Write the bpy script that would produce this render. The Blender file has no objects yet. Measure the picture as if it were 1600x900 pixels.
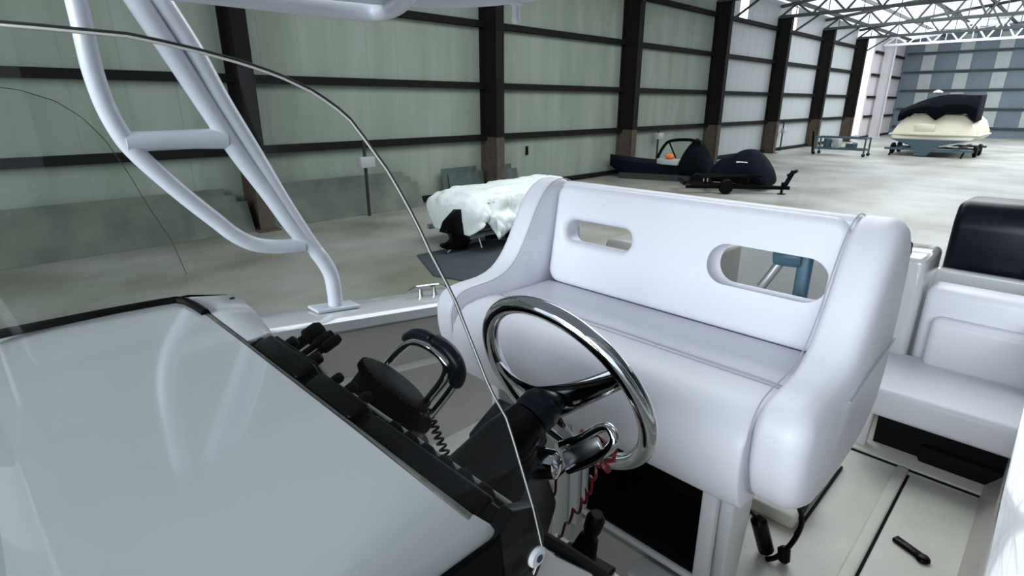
import bpy, bmesh, math, random
from mathutils import Vector, Matrix, noise
rnd = random.Random(7)
S = bpy.context.scene
COL = S.collection
R = math.radians
pi = math.pi

# ------------------------------------------------------------------ camera
CAMZ = 2.9
cd = bpy.data.cameras.new('camera'); cam = bpy.data.objects.new('camera', cd); COL.objects.link(cam)
cam.location = (0, 0, CAMZ)
cam.rotation_euler = (R(90 - 18.46), 0, R(45.2 - 90))
cd.sensor_width = 36; cd.lens = 36 * 862.6 / 1600; cd.clip_start = .02; cd.clip_end = 500
S.camera = cam
# ------------------------------------------------------------------ world, lights, exposure
w = bpy.data.worlds.new('sky'); S.world = w; w.use_nodes = True
bgn = w.node_tree.nodes['Background']; bgn.inputs[0].default_value = (.80, .90, 1.0, 1); bgn.inputs[1].default_value = 1.15
def area(name, loc, rot, sx, sy, power, color):
    l = bpy.data.lights.new(name, 'AREA'); l.shape = 'RECTANGLE'; l.size = sx; l.size_y = sy; l.energy = power; l.color = color
    o = bpy.data.objects.new(name, l); COL.objects.link(o); o.location = loc; o.rotation_euler = rot
    return o
# daylight that comes through the open bay door at the bow end and through the translucent far roof
area('bow_bay_door_daylight', (-11.5, -1, 6.0), (0, R(-82), 0), 5, 12, 1500, (.86, .92, 1))
area('roof_light_far', (48, 2, 9.0), (0, 0, 0), 26, 20, 5200, (.90, .95, 1))
area('fill_light_middle', (15, 4.5, 8.9), (0, 0, 0), 20, 9, 1700, (.90, .95, 1))  # added fill lamp under the opaque near roof, no opening there
S.view_settings.view_transform = 'Standard'; S.view_settings.look = 'None'
S.view_settings.exposure = 0.5; S.view_settings.gamma = 1; S.view_settings.use_curve_mapping = False
S.cycles.max_bounces = 8; S.cycles.transparent_max_bounces = 16
S.cycles.sample_clamp_indirect = 6

# ------------------------------------------------------------------ materials
def mat(name, c, rough=.5, metal=0., var=0., vscale=3., bump=0., bscale=20., coat=0., c2=None, detail=4, spec=.5, emis=0., stretch=None):
    m = bpy.data.materials.new(name); m.use_nodes = True
    nt = m.node_tree; b = nt.nodes['Principled BSDF']
    b.inputs['Base Color'].default_value = (*c, 1); b.inputs['Roughness'].default_value = rough
    b.inputs['Metallic'].default_value = metal; b.inputs['Coat Weight'].default_value = coat
    b.inputs['Coat Roughness'].default_value = .05
    b.inputs['Specular IOR Level'].default_value = spec
    tc = nt.nodes.new('ShaderNodeTexCoord'); src = tc.outputs['Object']
    if stretch:
        mp = nt.nodes.new('ShaderNodeMapping'); mp.inputs['Scale'].default_value = stretch
        nt.links.new(src, mp.inputs[0]); src = mp.outputs[0]
    if var or c2:
        n = nt.nodes.new('ShaderNodeTexNoise'); n.inputs['Scale'].default_value = vscale; n.inputs['Detail'].default_value = detail
        nt.links.new(src, n.inputs['Vector'])
        r = nt.nodes.new('ShaderNodeValToRGB'); r.color_ramp.elements[0].position = .32; r.color_ramp.elements[1].position = .68
        k2 = c2 or tuple(x * (1 - var) for x in c)
        r.color_ramp.elements[0].color = (*k2, 1); r.color_ramp.elements[1].color = (*c, 1)
        nt.links.new(n.outputs['Fac'], r.inputs[0]); nt.links.new(r.outputs[0], b.inputs['Base Color'])
    if bump:
        n2 = nt.nodes.new('ShaderNodeTexNoise'); n2.inputs['Scale'].default_value = bscale; n2.inputs['Detail'].default_value = 5
        nt.links.new(src, n2.inputs['Vector'])
        bp = nt.nodes.new('ShaderNodeBump'); bp.inputs['Strength'].default_value = bump; bp.inputs['Distance'].default_value = .02
        nt.links.new(n2.outputs['Fac'], bp.inputs['Height']); nt.links.new(bp.outputs[0], b.inputs['Normal'])
    if emis:
        b.inputs['Emission Color'].default_value = (*c, 1); b.inputs['Emission Strength'].default_value = emis
    return m
vinyl = mat('white_vinyl', (.80, .81, .87), .42, var=.03, vscale=2, bump=.04, bscale=160)
piping = mat('vinyl_piping', (.42, .44, .48), .5)
gel = mat('white_gelcoat', (.64, .66, .67), .12, var=.04, vscale=3, coat=.6)
gelin = mat('beige_gelcoat', (.56, .54, .50), .35, var=.12, vscale=2.5)
deckm = mat('cream_deck', (.66, .65, .58), .55, var=.14, vscale=5, bump=.15, bscale=220)
powder = mat('white_powder_coat', (.70, .73, .80), .28, coat=.3)
chrome = mat('polished_chrome', (.62, .64, .66), .07, 1., var=.15, vscale=12)
brushed = mat('brushed_steel', (.55, .56, .58), .28, 1.)
black = mat('black_plastic', (.0012, .0012, .0015), .32, spec=.12)
blackv = mat('black_matte', (.004, .004, .005), .75, spec=.2)
navy = mat('navy_black_plastic', (.003, .005, .010), .32, spec=.2)
teal = mat('dark_teal_plastic', (.018, .035, .042), .4, var=.5, vscale=14)
rubber = mat('black_rubber', (.0015, .0015, .0015), .55, spec=.12)
grit = mat('raw_brow_edge', (.20, .20, .18), .6, var=.4, vscale=60)
redm = mat('red_cord', (.13, .004, .006), .4)
whitep = mat('white_plastic', (.72, .74, .76), .35)
bluegear = mat('blue_grey_plastic', (.045, .11, .15), .4)
concrete = mat('concrete_floor', (.33, .33, .30), .42, c2=(.15, .155, .115), vscale=.45, bump=.05, bscale=3, detail=8)
steel = mat('dark_painted_steel', (.010, .009, .008), .6, var=.5, vscale=2)
girtm = mat('dark_girt_steel', (.006, .0065, .006), .75, spec=.15)
trussm = mat('grey_green_truss_steel', (.028, .036, .036), .6, var=.3, vscale=1)
blackboat = mat('black_canvas', (.0025, .004, .008), .85, var=.4, vscale=5, spec=.1)
navyboat = mat('navy_cover', (.0025, .005, .012), .8, var=.4, vscale=4, spec=.1)
creamhull = mat('cream_hull', (.80, .74, .56), .3, var=.05)
tarpm = mat('white_tarp', (.70, .76, .74), .5, var=.08, vscale=4, bump=1., bscale=6)
sheetm = mat('dark_green_sheet_metal', (.055, .085, .075), .5, var=.3, vscale=2)
palesheet = mat('pale_green_sheet_metal', (.10, .12, .09), .6, c2=(.045, .06, .045), vscale=1.2)
matm = mat('dark_blue_grey_mat', (.030, .045, .055), .8, var=.3, vscale=3)
wood = mat('timber', (.30, .22, .13), .7, var=.3, vscale=6, stretch=(1, 8, 8))
orange = mat('orange_plastic', (.75, .16, .04), .5)
greybox = mat('grey_enclosure', (.34, .36, .36), .5)

def wall_mat():
    # painted sheet with vertical seams and soft stains
    m = mat('painted_wall_sheet', (.27, .315, .27), .6)
    nt = m.node_tree; b = nt.nodes['Principled BSDF']
    tc = nt.nodes.new('ShaderNodeTexCoord')
    mp = nt.nodes.new('ShaderNodeMapping'); mp.inputs['Scale'].default_value = (1.3, 1, .22)
    n = nt.nodes.new('ShaderNodeTexNoise'); n.inputs['Scale'].default_value = 1.1; n.inputs['Detail'].default_value = 6
    nt.links.new(tc.outputs['Object'], mp.inputs[0]); nt.links.new(mp.outputs[0], n.inputs['Vector'])
    r = nt.nodes.new('ShaderNodeValToRGB')
    r.color_ramp.elements[0].position = .3; r.color_ramp.elements[0].color = (.17, .215, .165, 1)
    r.color_ramp.elements[1].position = .7; r.color_ramp.elements[1].color = (.25, .29, .245, 1)
    nt.links.new(n.outputs['Fac'], r.inputs[0])
    sx = nt.nodes.new('ShaderNodeSeparateXYZ'); nt.links.new(tc.outputs['Object'], sx.inputs[0])
    d = nt.nodes.new('ShaderNodeMath'); d.operation = 'MULTIPLY'; d.inputs[1].default_value = 1 / .95; nt.links.new(sx.outputs[0], d.inputs[0])
    f = nt.nodes.new('ShaderNodeMath'); f.operation = 'FRACT'; nt.links.new(d.outputs[0], f.inputs[0])
    g = nt.nodes.new('ShaderNodeMath'); g.operation = 'LESS_THAN'; g.inputs[1].default_value = .025; nt.links.new(f.outputs[0], g.inputs[0])
    mx = nt.nodes.new('ShaderNodeMixRGB'); mx.inputs[2].default_value = (.19, .23, .20, 1)
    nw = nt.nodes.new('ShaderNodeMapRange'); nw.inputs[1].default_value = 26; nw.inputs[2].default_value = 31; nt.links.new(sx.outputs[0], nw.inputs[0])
    m3 = nt.nodes.new('ShaderNodeMixRGB'); m3.inputs[2].default_value = (.36, .385, .39, 1)  # far bays whiter: partly the cooler light there, put into the colour
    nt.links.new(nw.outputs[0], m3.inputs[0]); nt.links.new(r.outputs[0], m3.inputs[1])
    nt.links.new(g.outputs[0], mx.inputs[0]); nt.links.new(m3.outputs[0], mx.inputs[1]); nt.links.new(mx.outputs[0], b.inputs['Base Color'])
    return m
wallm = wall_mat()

def column_mat():
    # near-black above, mottled brown on the lowest two metres
    m = mat('column_paint', (.006, .005, .005), .75, spec=.15)
    nt = m.node_tree; b = nt.nodes['Principled BSDF']
    tc = nt.nodes.new('ShaderNodeTexCoord'); sx = nt.nodes.new('ShaderNodeSeparateXYZ'); nt.links.new(tc.outputs['Object'], sx.inputs[0])
    n = nt.nodes.new('ShaderNodeTexNoise'); n.inputs['Scale'].default_value = 4; nt.links.new(tc.outputs['Object'], n.inputs['Vector'])
    r = nt.nodes.new('ShaderNodeValToRGB'); r.color_ramp.elements[0].color = (.035, .028, .022, 1); r.color_ramp.elements[1].color = (.11, .085, .065, 1)
    nt.links.new(n.outputs['Fac'], r.inputs[0])
    g = nt.nodes.new('ShaderNodeMath'); g.operation = 'LESS_THAN'; g.inputs[1].default_value = 1.86; nt.links.new(sx.outputs[2], g.inputs[0])
    mx = nt.nodes.new('ShaderNodeMixRGB'); mx.inputs[1].default_value = (.0065, .0055, .005, 1)
    nt.links.new(g.outputs[0], mx.inputs[0]); nt.links.new(r.outputs[0], mx.inputs[2]); nt.links.new(mx.outputs[0], b.inputs['Base Color'])
    return m
columnm = column_mat()

def glass_mat():
    m = bpy.data.materials.new('clear_acrylic'); m.use_nodes = True; nt = m.node_tree
    for x in list(nt.nodes):
        if x.type != 'OUTPUT_MATERIAL': nt.nodes.remove(x)
    out = [x for x in nt.nodes if x.type == 'OUTPUT_MATERIAL'][0]
    t = nt.nodes.new('ShaderNodeBsdfTransparent'); t.inputs[0].default_value = (.95, .97, .965, 1)
    g = nt.nodes.new('ShaderNodeBsdfGlossy'); g.inputs['Roughness'].default_value = .02
    fr = nt.nodes.new('ShaderNodeFresnel'); fr.inputs[0].default_value = 1.27
    # faint smears on the acrylic
    tc = nt.nodes.new('ShaderNodeTexCoord'); mp = nt.nodes.new('ShaderNodeMapping'); mp.inputs['Scale'].default_value = (6, 6, 1.5); mp.inputs['Rotation'].default_value = (0, .5, 0)
    n = nt.nodes.new('ShaderNodeTexNoise'); n.inputs['Scale'].default_value = 1.6; n.inputs['Detail'].default_value = 4
    nt.links.new(tc.outputs['Object'], mp.inputs[0]); nt.links.new(mp.outputs[0], n.inputs['Vector'])
    r = nt.nodes.new('ShaderNodeValToRGB'); r.color_ramp.elements[0].position = .50; r.color_ramp.elements[0].color = (.0,) * 3 + (1,)
    r.color_ramp.elements[1].position = .78; r.color_ramp.elements[1].color = (.007,) * 3 + (1,)
    nt.links.new(n.outputs['Fac'], r.inputs[0])
    d = nt.nodes.new('ShaderNodeBsdfDiffuse'); d.inputs[0].default_value = (.55, .62, .66, 1)
    m1 = nt.nodes.new('ShaderNodeMixShader'); m2 = nt.nodes.new('ShaderNodeMixShader')
    nt.links.new(fr.outputs[0], m1.inputs[0]); nt.links.new(t.outputs[0], m1.inputs[1]); nt.links.new(g.outputs[0], m1.inputs[2])
    nt.links.new(r.outputs[0], m2.inputs[0]); nt.links.new(m1.outputs[0], m2.inputs[1]); nt.links.new(d.outputs[0], m2.inputs[2])
    nt.links.new(m2.outputs[0], out.inputs[0])
    return m
glassm = glass_mat()
def transl(name, c, tf=.5):
    m = bpy.data.materials.new(name); m.use_nodes = True; nt = m.node_tree
    for x in list(nt.nodes):
        if x.type != 'OUTPUT_MATERIAL': nt.nodes.remove(x)
    out = [x for x in nt.nodes if x.type == 'OUTPUT_MATERIAL'][0]
    a = nt.nodes.new('ShaderNodeBsdfDiffuse'); a.inputs[0].default_value = (*c, 1)
    b = nt.nodes.new('ShaderNodeBsdfTranslucent'); b.inputs[0].default_value = (*c, 1)
    mx = nt.nodes.new('ShaderNodeMixShader'); mx.inputs[0].default_value = tf
    nt.links.new(a.outputs[0], mx.inputs[1]); nt.links.new(b.outputs[0], mx.inputs[2]); nt.links.new(mx.outputs[0], out.inputs[0])
    return m
roofm = transl('translucent_white_roof', (.95, .93, .95), .9)
skym = mat('lit_skylight', (1, .90, .84), .5, emis=1.6)
endm = mat('blue_grey_end_wall', (.13, .17, .20), .6, var=.2, vscale=.5)
endlight = mat('pale_end_panel', (.34, .38, .37), .6, var=.1)
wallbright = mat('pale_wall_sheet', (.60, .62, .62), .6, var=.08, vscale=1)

# ------------------------------------------------------------------ mesh helpers
LOC = {}
class MB:
    def __init__(s): s.v = []; s.f = []
    def add(s, vs, fs):
        o = len(s.v); s.v += [Vector(x) for x in vs]; s.f += [tuple(i + o for i in f) for f in fs]; return s
    def box(s, a, b, m=None):
        (x0, y0, z0), (x1, y1, z1) = a, b
        vs = [(x0,y0,z0),(x1,y0,z0),(x1,y1,z0),(x0,y1,z0),(x0,y0,z1),(x1,y0,z1),(x1,y1,z1),(x0,y1,z1)]
        if m: vs = [m @ Vector(x) for x in vs]
        return s.add(vs, [(0,3,2,1),(4,5,6,7),(0,1,5,4),(1,2,6,5),(2,3,7,6),(3,0,4,7)])
    def bar(s, p, q, w, h, up=(0, 0, 1)):
        p, q = Vector(p), Vector(q); d = (q - p).normalized(); u = Vector(up)
        if abs(d.dot(u)) > .99: u = Vector((1, 0, 0))
        a = d.cross(u).normalized(); b = a.cross(d)
        vs = [x + a * i * w / 2 + b * j * h / 2 for x in (p, q) for i, j in ((-1,-1),(1,-1),(1,1),(-1,1))]
        return s.add(vs, [(3,2,1,0),(4,5,6,7),(0,1,5,4),(1,2,6,5),(2,3,7,6),(3,0,4,7)])
    def prism(s, poly, off):
        off = Vector(off); n = len(poly); P = [Vector(p) for p in poly]
        return s.add(P + [p + off for p in P], [tuple(range(n))[::-1], tuple(range(n, 2 * n))] + [(i, (i + 1) % n, n + (i + 1) % n, n + i) for i in range(n)])
    def rings(s, rr, cap=True, closed=False, ring_closed=True):
        n = len(rr[0]); o = len(s.v)
        for r in rr: s.v += [Vector(x) for x in r]
        m = len(rr)
        for i in range(m if closed else m - 1):
            for j in range(n if ring_closed else n - 1):
                a = o + i * n; b = o + ((i + 1) % m) * n
                s.f.append((a + j, a + (j + 1) % n, b + (j + 1) % n, b + j))
        if cap and not closed:
            s.f.append(tuple(o + j for j in range(n))[::-1]); s.f.append(tuple(o + (m - 1) * n + j for j in range(n)))
        return s
    def tube(s, path, r, seg=10, closed=False, squash=None, up=None, prof=None):
        P = [Vector(p) for p in path]; n = len(P); T = []
        for i in range(n):
            a = P[(i - 1) % n] if (closed or i) else P[0]; b = P[(i + 1) % n] if (closed or i < n - 1) else P[-1]
            T.append((b - a).normalized())
        u = Vector(up) if up else (Vector((0, 0, 1)) if abs(T[0].z) < .9 else Vector((1, 0, 0)))
        N = (u - T[0] * u.dot(T[0])).normalized(); rr = []
        for i in range(n):
            if i: N = (N - T[i] * N.dot(T[i])).normalized()
            if up: N = (Vector(up) - T[i] * Vector(up).dot(T[i])).normalized()
            B = T[i].cross(N); ri = r[i] if isinstance(r, (list, tuple)) else r
            if prof: rr.append([P[i] + N * a * ri + B * b * ri for a, b in prof])
            else:
                k = squash or 1
                rr.append([P[i] + N * math.cos(t) * ri + B * math.sin(t) * ri * k for t in [2 * pi * j / seg for j in range(seg)]])
        return s.rings(rr, closed=closed)
    def lathe(s, prof, o=(0, 0, 0), ax=(0, 0, 1), seg=24):
        o = Vector(o); ax = Vector(ax).normalized(); a = ax.orthogonal().normalized(); b = ax.cross(a)
        return s.rings([[o + ax * h + (a * math.cos(t) + b * math.sin(t)) * max(r, 1e-4) for t in [2 * pi * j / seg for j in range(seg)]] for r, h in prof])
def build(name, mb, m, parent=None, bevel=0, seg=2, smooth=True, sub=0, angle=40, solid=0):
    me = bpy.data.meshes.new(name); o0 = Vector(LOC.get(parent.name, (0, 0, 0))) if parent else Vector((0, 0, 0))
    me.from_pydata([v - o0 for v in mb.v], [], mb.f); me.materials.append(m)
    bm = bmesh.new(); bm.from_mesh(me); bmesh.ops.recalc_face_normals(bm, faces=bm.faces)
    bm.to_mesh(me); bm.free()
    o = bpy.data.objects.new(name, me); COL.objects.link(o)
    if parent: o.parent = parent; LOC[o.name] = o0
    if solid:
        md = o.modifiers.new('solid', 'SOLIDIFY'); md.thickness = solid; md.offset = 0
    if bevel:
        md = o.modifiers.new('bevel', 'BEVEL'); md.width = bevel; md.segments = seg; md.limit_method = 'ANGLE'; md.angle_limit = R(30)
        md.harden_normals = False
    if sub:
        md = o.modifiers.new('sub', 'SUBSURF'); md.levels = sub; md.render_levels = sub
    if smooth:
        for p in me.polygons: p.use_smooth = True
        me.set_sharp_from_angle(angle=R(angle)) if not (bevel or sub) else None
    return o
def thing(name, loc, label, cat, group=None):
    o = bpy.data.objects.new(name, None); COL.objects.link(o); o.location = loc; o.empty_display_size = .1
    LOC[o.name] = Vector(loc); o['label'] = label; o['category'] = cat
    if group: o['group'] = group
    return o
def tag(o, label, cat, group=None):
    o['label'] = label; o['category'] = cat
    if group: o['group'] = group
    return o
def struct(o): o['kind'] = 'structure'; return o
def dup(root, loc, label):
    r = root.copy(); COL.objects.link(r); r.location = loc; r['label'] = label
    for ch in list(root.children):
        c = ch.copy(); COL.objects.link(c); c.parent = r
        for g in list(ch.children):
            d = g.copy(); COL.objects.link(d); d.parent = c
    return r
def bez(pts, n=8):
    # Catmull-Rom through the points
    P = [Vector(p) for p in pts]; out = []
    for i in range(len(P) - 1):
        a, b, c, d = P[max(i - 1, 0)], P[i], P[i + 1], P[min(i + 2, len(P) - 1)]
        for k in range(n):
            t = k / n
            out.append(.5 * ((2 * b) + (c - a) * t + (2 * a - 5 * b + 4 * c - d) * t * t + (3 * b - a - 3 * c + d) * t ** 3))
    out.append(P[-1]); return out

# ================================================================== WAREHOUSE
WY = 14.17; KX = [5.03 + 7.74 * k for k in range(-1, 9)]     # column lines
struct(build('floor', MB().box((-16, -22, -.2), (75, 16, 0)), concrete, smooth=False))
GIRT = [1.84, 3.45, 5.25, 7.03]
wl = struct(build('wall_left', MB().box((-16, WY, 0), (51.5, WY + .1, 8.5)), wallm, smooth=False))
wlf = struct(build('wall_left', MB().box((57.0, WY, 0), (67.2, WY + .1, 8.5)), mat('daylit_pinkish_sheet', (.50, .46, .48), .6), smooth=False))  # pale tone carries the daylight beside the opening in its colour
for z in GIRT + [.12]:
    mb = MB(); hh = .19 if z > 1 else .12
    mb.box((-16, WY - .18, z - hh / 2), (51.4, WY - .002, z + hh / 2)); mb.box((57.1, WY - .18, z - hh / 2), (66.9, WY - .002, z + hh / 2))
    build('girt', mb, girtm, wl, smooth=False)
struct(build('wall_right', MB().box((-16, -22.1, 0), (67.2, -22, 13)), mat('dull_far_wall', (.05, .06, .055), .7), smooth=False))
we = struct(build('wall_end', MB().box((67.2, -22, 0), (67.4, WY + .1, 13)), endm, smooth=False))
for r_ in range(5):
    for c_ in range(7):
        y = 12.6 - c_ * 2.7; z = .9 + r_ * 1.65
        build('light_panel', MB().box((67.12, y - 1.0, z), (67.19, y, z + 1.35)), endlight, we, smooth=False)
for k in range(5):
    build('girt', MB().box((66.95, -22, .75 + k * 1.65), (67.18, 13.9, .87 + k * 1.65)), trussm, we, smooth=False)
# roof: opaque sheets over the near part, translucent sheets over the far part
def roof_z(y): return 8.55 + (WY - y) * .12
def roofpiece(x0, x1):
    return MB().add([(x0, WY + .3, roof_z(WY)), (x1, WY + .3, roof_z(WY)), (x1, -22, roof_z(-22)), (x0, -22, roof_z(-22)),
                     (x0, WY + .3, roof_z(WY) + .06), (x1, WY + .3, roof_z(WY) + .06), (x1, -22, roof_z(-22) + .06), (x0, -22, roof_z(-22) + .06)],
                    [(0,1,2,3),(7,6,5,4),(0,4,5,1),(1,5,6,2),(2,6,7,3),(3,7,4,0)])
greyroof = mat('grey_roof_sheet', (.42, .44, .44), .6)
ro = struct(build('ceiling', roofpiece(-16, 27), greyroof, smooth=False))
ro2 = struct(build('ceiling', MB().add(*(lambda p: (p.v[:4], [(0, 1, 2, 3)]))(roofpiece(27, 67.4))), roofm, smooth=False))
pm = MB()
for i in range(12):
    y = WY - .6 - i * 2.4; pm.box((-15, y - .04, roof_z(y) - .24), (67, y + .04, roof_z(y) - .01))
struct(build('trim_1', pm, trussm, smooth=False))
# columns
ORD = ['first', 'second', 'third', 'fourth', 'fifth', 'sixth', 'seventh', 'eighth', 'ninth', 'tenth']
c0 = thing('steel_column', (KX[1], WY, 0), '', 'column', 'wall columns')
col = MB(); d0, wd = .76, .34
col.box((KX[1] - .03, WY - d0, 0), (KX[1] + .03, WY - .02, 7.62))
col.box((KX[1] - wd / 2, WY - d0 - .03, 0), (KX[1] + wd / 2, WY - d0, 7.62))
col.box((KX[1] - wd / 2, WY - .05, 0), (KX[1] + wd / 2, WY - .003, 7.62))
build('shaft', col, columnm, c0, smooth=False)
build('foot_plate', MB().box((KX[1] - .25, WY - .95, 0), (KX[1] + .25, WY - .003, .04)), columnm, c0, smooth=False)
clab = {1: 'dark steel wall column farthest left, seen through the windshield beside the white frame leg',
        2: 'dark steel column with brown foot rising behind the tarp-covered boat',
        3: 'dark steel column with brown foot behind the far top corner of the helm bench',
        4: 'dark steel column rising right behind the black boat with the bimini frame',
        5: 'dark steel column rising right behind the navy covered watercraft',
        6: 'grey-lit wall column immediately left of the wheeled cart',
        7: 'pale blue-lit wall column at the left edge of the bright side opening',
        8: 'narrow wall column at the far right edge of the bright side opening',
        9: ''}
first = True
for k in range(1, 8):
    if k == 1: c0['label'] = clab[1]
    else: dup(c0, (KX[k], WY, 0), clab[k])
palecol = mat('sunlit_column_colour', (.50, .48, .49), .6)  # bright sunlight on this column is put into its colour
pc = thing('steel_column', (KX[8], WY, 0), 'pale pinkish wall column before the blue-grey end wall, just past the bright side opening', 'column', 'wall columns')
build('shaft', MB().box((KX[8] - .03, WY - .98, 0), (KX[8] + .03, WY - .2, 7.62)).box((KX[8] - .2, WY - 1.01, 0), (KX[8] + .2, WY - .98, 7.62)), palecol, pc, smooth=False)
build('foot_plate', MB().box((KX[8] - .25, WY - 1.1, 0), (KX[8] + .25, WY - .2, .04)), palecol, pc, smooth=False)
# trusses (one per column line)
def truss(name, x, mate):
    t = thing(name, (x, WY, 7.6), '', 'truss', 'roof trusses')
    y0, y1 = WY - .05, -20
    build('bottom_chord', MB().bar((x, y0, 7.66), (x, y1, 7.66), .22, .17), mate, t, smooth=False)
    build('top_chord', MB().bar((x, y0, roof_z(y0) - .34), (x, y1, roof_z(y1) - .34), .2, .16), mate, t, smooth=False)
    n = 20; wb = MB()
    for i in range(n):
        ya = y0 + (y1 - y0) * i / n; yb = y0 + (y1 - y0) * (i + .5) / n; yc = y0 + (y1 - y0) * (i + 1) / n
        wb.bar((x, ya, 7.66), (x, yb, roof_z(yb) - .36), .10, .10); wb.bar((x, yb, roof_z(yb) - .36), (x, yc, 7.66), .10, .10)
        wb.bar((x, yb, 7.66), (x, yb, roof_z(yb) - .36), .04, .04)
    build('web', wb, mate, t, smooth=False)
    # knee brace to the column
    if x < 55: build('knee_brace', MB().bar((x, WY - .75, 6.7), (x, WY - 2.2, 7.62), .09, .09), mate, t, smooth=False)
    return t
t0 = truss('roof_truss', KX[3], trussm)
tl = {3: 'dark roof truss nearest the boat, at the column behind the bench corner', 4: 'roof truss landing on the column behind the black bimini boat',
      5: 'roof truss landing on the column behind the navy watercraft', 6: 'roof truss landing on the grey-lit column left of the wheeled cart',
      7: 'roof truss landing on the pale blue-lit column before the bright opening'}
for k in (3, 4, 5, 6, 7):
    if k == 3: t0['label'] = tl[3]
    else: dup(t0, (KX[k], WY, 7.6), tl[k])
tw = truss('roof_truss', KX[8], mat('sunlit_truss_colour', (.85, .84, .84), .5)); tw['label'] = 'bright white roof truss just past the side opening, farthest of the trusses'  # white because light from the opening is put into the colour
# bracing rods in the roof plane between the trusses
br = MB()
for k in range(3, 8):
    for y in (10.5, 6, 1.5, -3):
        br.bar((KX[k], y, 7.7), (KX[k] + 7.74, y - 3.2, 8.6), .05, .05); br.bar((KX[k], y - 3.2, 7.7), (KX[k] + 7.74, y, 8.6), .05, .05)
struct(build('trim_2', br, trussm, smooth=False))
# small lit translucent lights high on the wall
for i, (x, z0, z1, lab) in enumerate([(23.1, 7.12, 8.3, 'small bright translucent wall light at the top frame edge above the bench'),
                                 (31.2, 7.12, 8.5, 'tall bright translucent wall light left of the column behind the navy watercraft'),
                                 (38.2, 7.12, 8.7, 'warm bright translucent wall light above the grey-lit column bay')]):
    o = build('wall_light_panel', MB().box((x - .45, WY - .03, z0), (x + .45, WY - .003, min(z1, 8.4))), skym, smooth=False)
    tag(o, lab, 'skylight')
# sheets leaning on the wall
def leaning(name, x0, x1, h, m, lab, n=3, foot=.35):
    t = thing(name, ((x0 + x1) / 2, WY - foot, 0), lab, 'sheets')
    for i in range(n):
        mb = MB(); st = int((x1 - x0) / .18); top = []; 
        off = i * .07; xs = x0 + i * .22
        yt, yb = WY - .20 - off, WY - foot - off
        zt = h - i * .16
        ring = []
        for s_ in range(st + 1):
            x = xs + (x1 - x0) * s_ / st; wv = .018 * (s_ % 2)
            ring.append([(x, yb - wv, .005), (x, yt - wv, zt), (x, yt - wv + .012, zt), (x, yb - wv + .012, .005)])
        mb.rings(ring); build('sheet', mb, m, t, smooth=False)
    return t
leaning('leaning_sheets', 10.75, 12.2, .97, sheetm, 'dark green corrugated sheets leaning on the wall, left of the brown-footed column', 2)
leaning('leaning_sheets', 13.12, 13.8, .93, sheetm, 'dark green corrugated sheets leaning on the wall, right of the brown-footed column', 2)
leaning('leaning_sheets', -6.5, 4.35, 1.02, palesheet, 'long dull green sheets leaning on the wall left of the leftmost column', 3, .5)
leaning('leaning_sheets', 5.3, 9.3, 1.02, palesheet, 'dull green sheets leaning on the wall behind the conduit with the grey box', 3, .5)
# wall conduits with boxes
def conduit(x, h, lab, box=None):
    yq = WY - .85 if x < 9 else WY - .25
    t = thing('wall_conduit', (x, yq, 0), lab, 'conduit', 'conduits on the wall')
    build('pipe', MB().tube([(x, yq, 0), (x, yq, h)], .045, 8), steel, t)
    if box: build('junction_box', MB().box((x - .22, yq - .17, box), (x + .2, yq + .05, box + .28)), greybox, t, bevel=.01)
conduit(7.75, 2.0, 'dark conduit post with a pale grey box, seen through the windshield', 1.3)
conduit(23.3, 1.8, 'dark thin conduit on the wall left of the black bimini boat', 1.35)
conduit(38.4, 1.85, 'dark thin conduit in the bay left of the grey-lit column', 1.1)
o = build('socket_box', MB().box((14.75, WY - .06, 1.15), (14.85, WY - .003, 1.45)), black, bevel=.01); tag(o, 'tiny black fitting on the wall above the tarp-covered boat', 'fitting')

# ---------------- tarp-covered boat
tb = thing('covered_boat', (8.9, 9.2, 0), 'small boat under a crumpled white tarp, standing beyond the helm bench on the left', 'boat')
rr = []
N = 90; M = 70
for i in range(N + 1):
    u = i / N; x = 7.1 + 3.1 * u
    hw = .80 * (min(1, (u + .02) / .05)) ** .5 * (1 if u < .6 else (1 - (u - .6) * .9))
    top = 1.16 + .10 * u; 
    top *= (.80 + .2 * min(1, u / .06))
    hem = .22 + .12 * math.sin(u * 9) + .10 * math.sin(u * 23 + 1)
    if u < .14: hem = .34 + .30 * math.sin(u / .14 * pi)
    if .42 < u < .60: hem += .35 * math.sin((u - .42) / .18 * pi)
    ring = []
    for j in range(M + 1):
        a = j / M; s_ = -1 + 2 * a                     # -1 port hem .. +1 stb hem
        t_ = abs(s_)
        if t_ < .55: y = s_ / .55 * hw * .82; z = top - .10 * (t_ / .55) ** 2
        else:
            q = (t_ - .55) / .45; y = math.copysign(hw * (.82 + .20 * min(1, q * 2.2) + .06 * q), s_); z = top - .10 - (top - .10 - hem) * q
        nz = noise.noise(Vector((x * 1.7, s_ * 4, 1.3))) * .10 + abs(noise.noise(Vector((x * 6 + s_ * 2, s_ * 2.5 + z, 4)))) * .16 * (.3 + t_)
        ring.append((x - .12 * (1 - t_) * (u < .04), 8.95 + y + nz * (1 if s_ > 0 else -1) * (.3 + t_), z + nz * .5))
    rr.append(ring)
mb = MB().rings(rr, cap=False, ring_closed=False)
mb.f.append(tuple(range(M + 1)))
build('tarp', mb, tarpm, tb, solid=.012, angle=70)
hl = MB(); sec = []
for i in range(9):
    u = i / 8; x = 7.35 + 2.7 * u; k = 1 if u < .6 else 1 - ((u - .6) / .4) ** 1.6 * .85
    sec.append([(x, 8.95 - .70 * k, 1.0), (x, 8.95 - .66 * k, .62), (x, 8.95 - .36 * k, .38), (x, 8.95, .28 + .25 * (1 - k)), (x, 8.95 + .36 * k, .38), (x, 8.95 + .66 * k, .62), (x, 8.95 + .70 * k, 1.0)])
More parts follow.
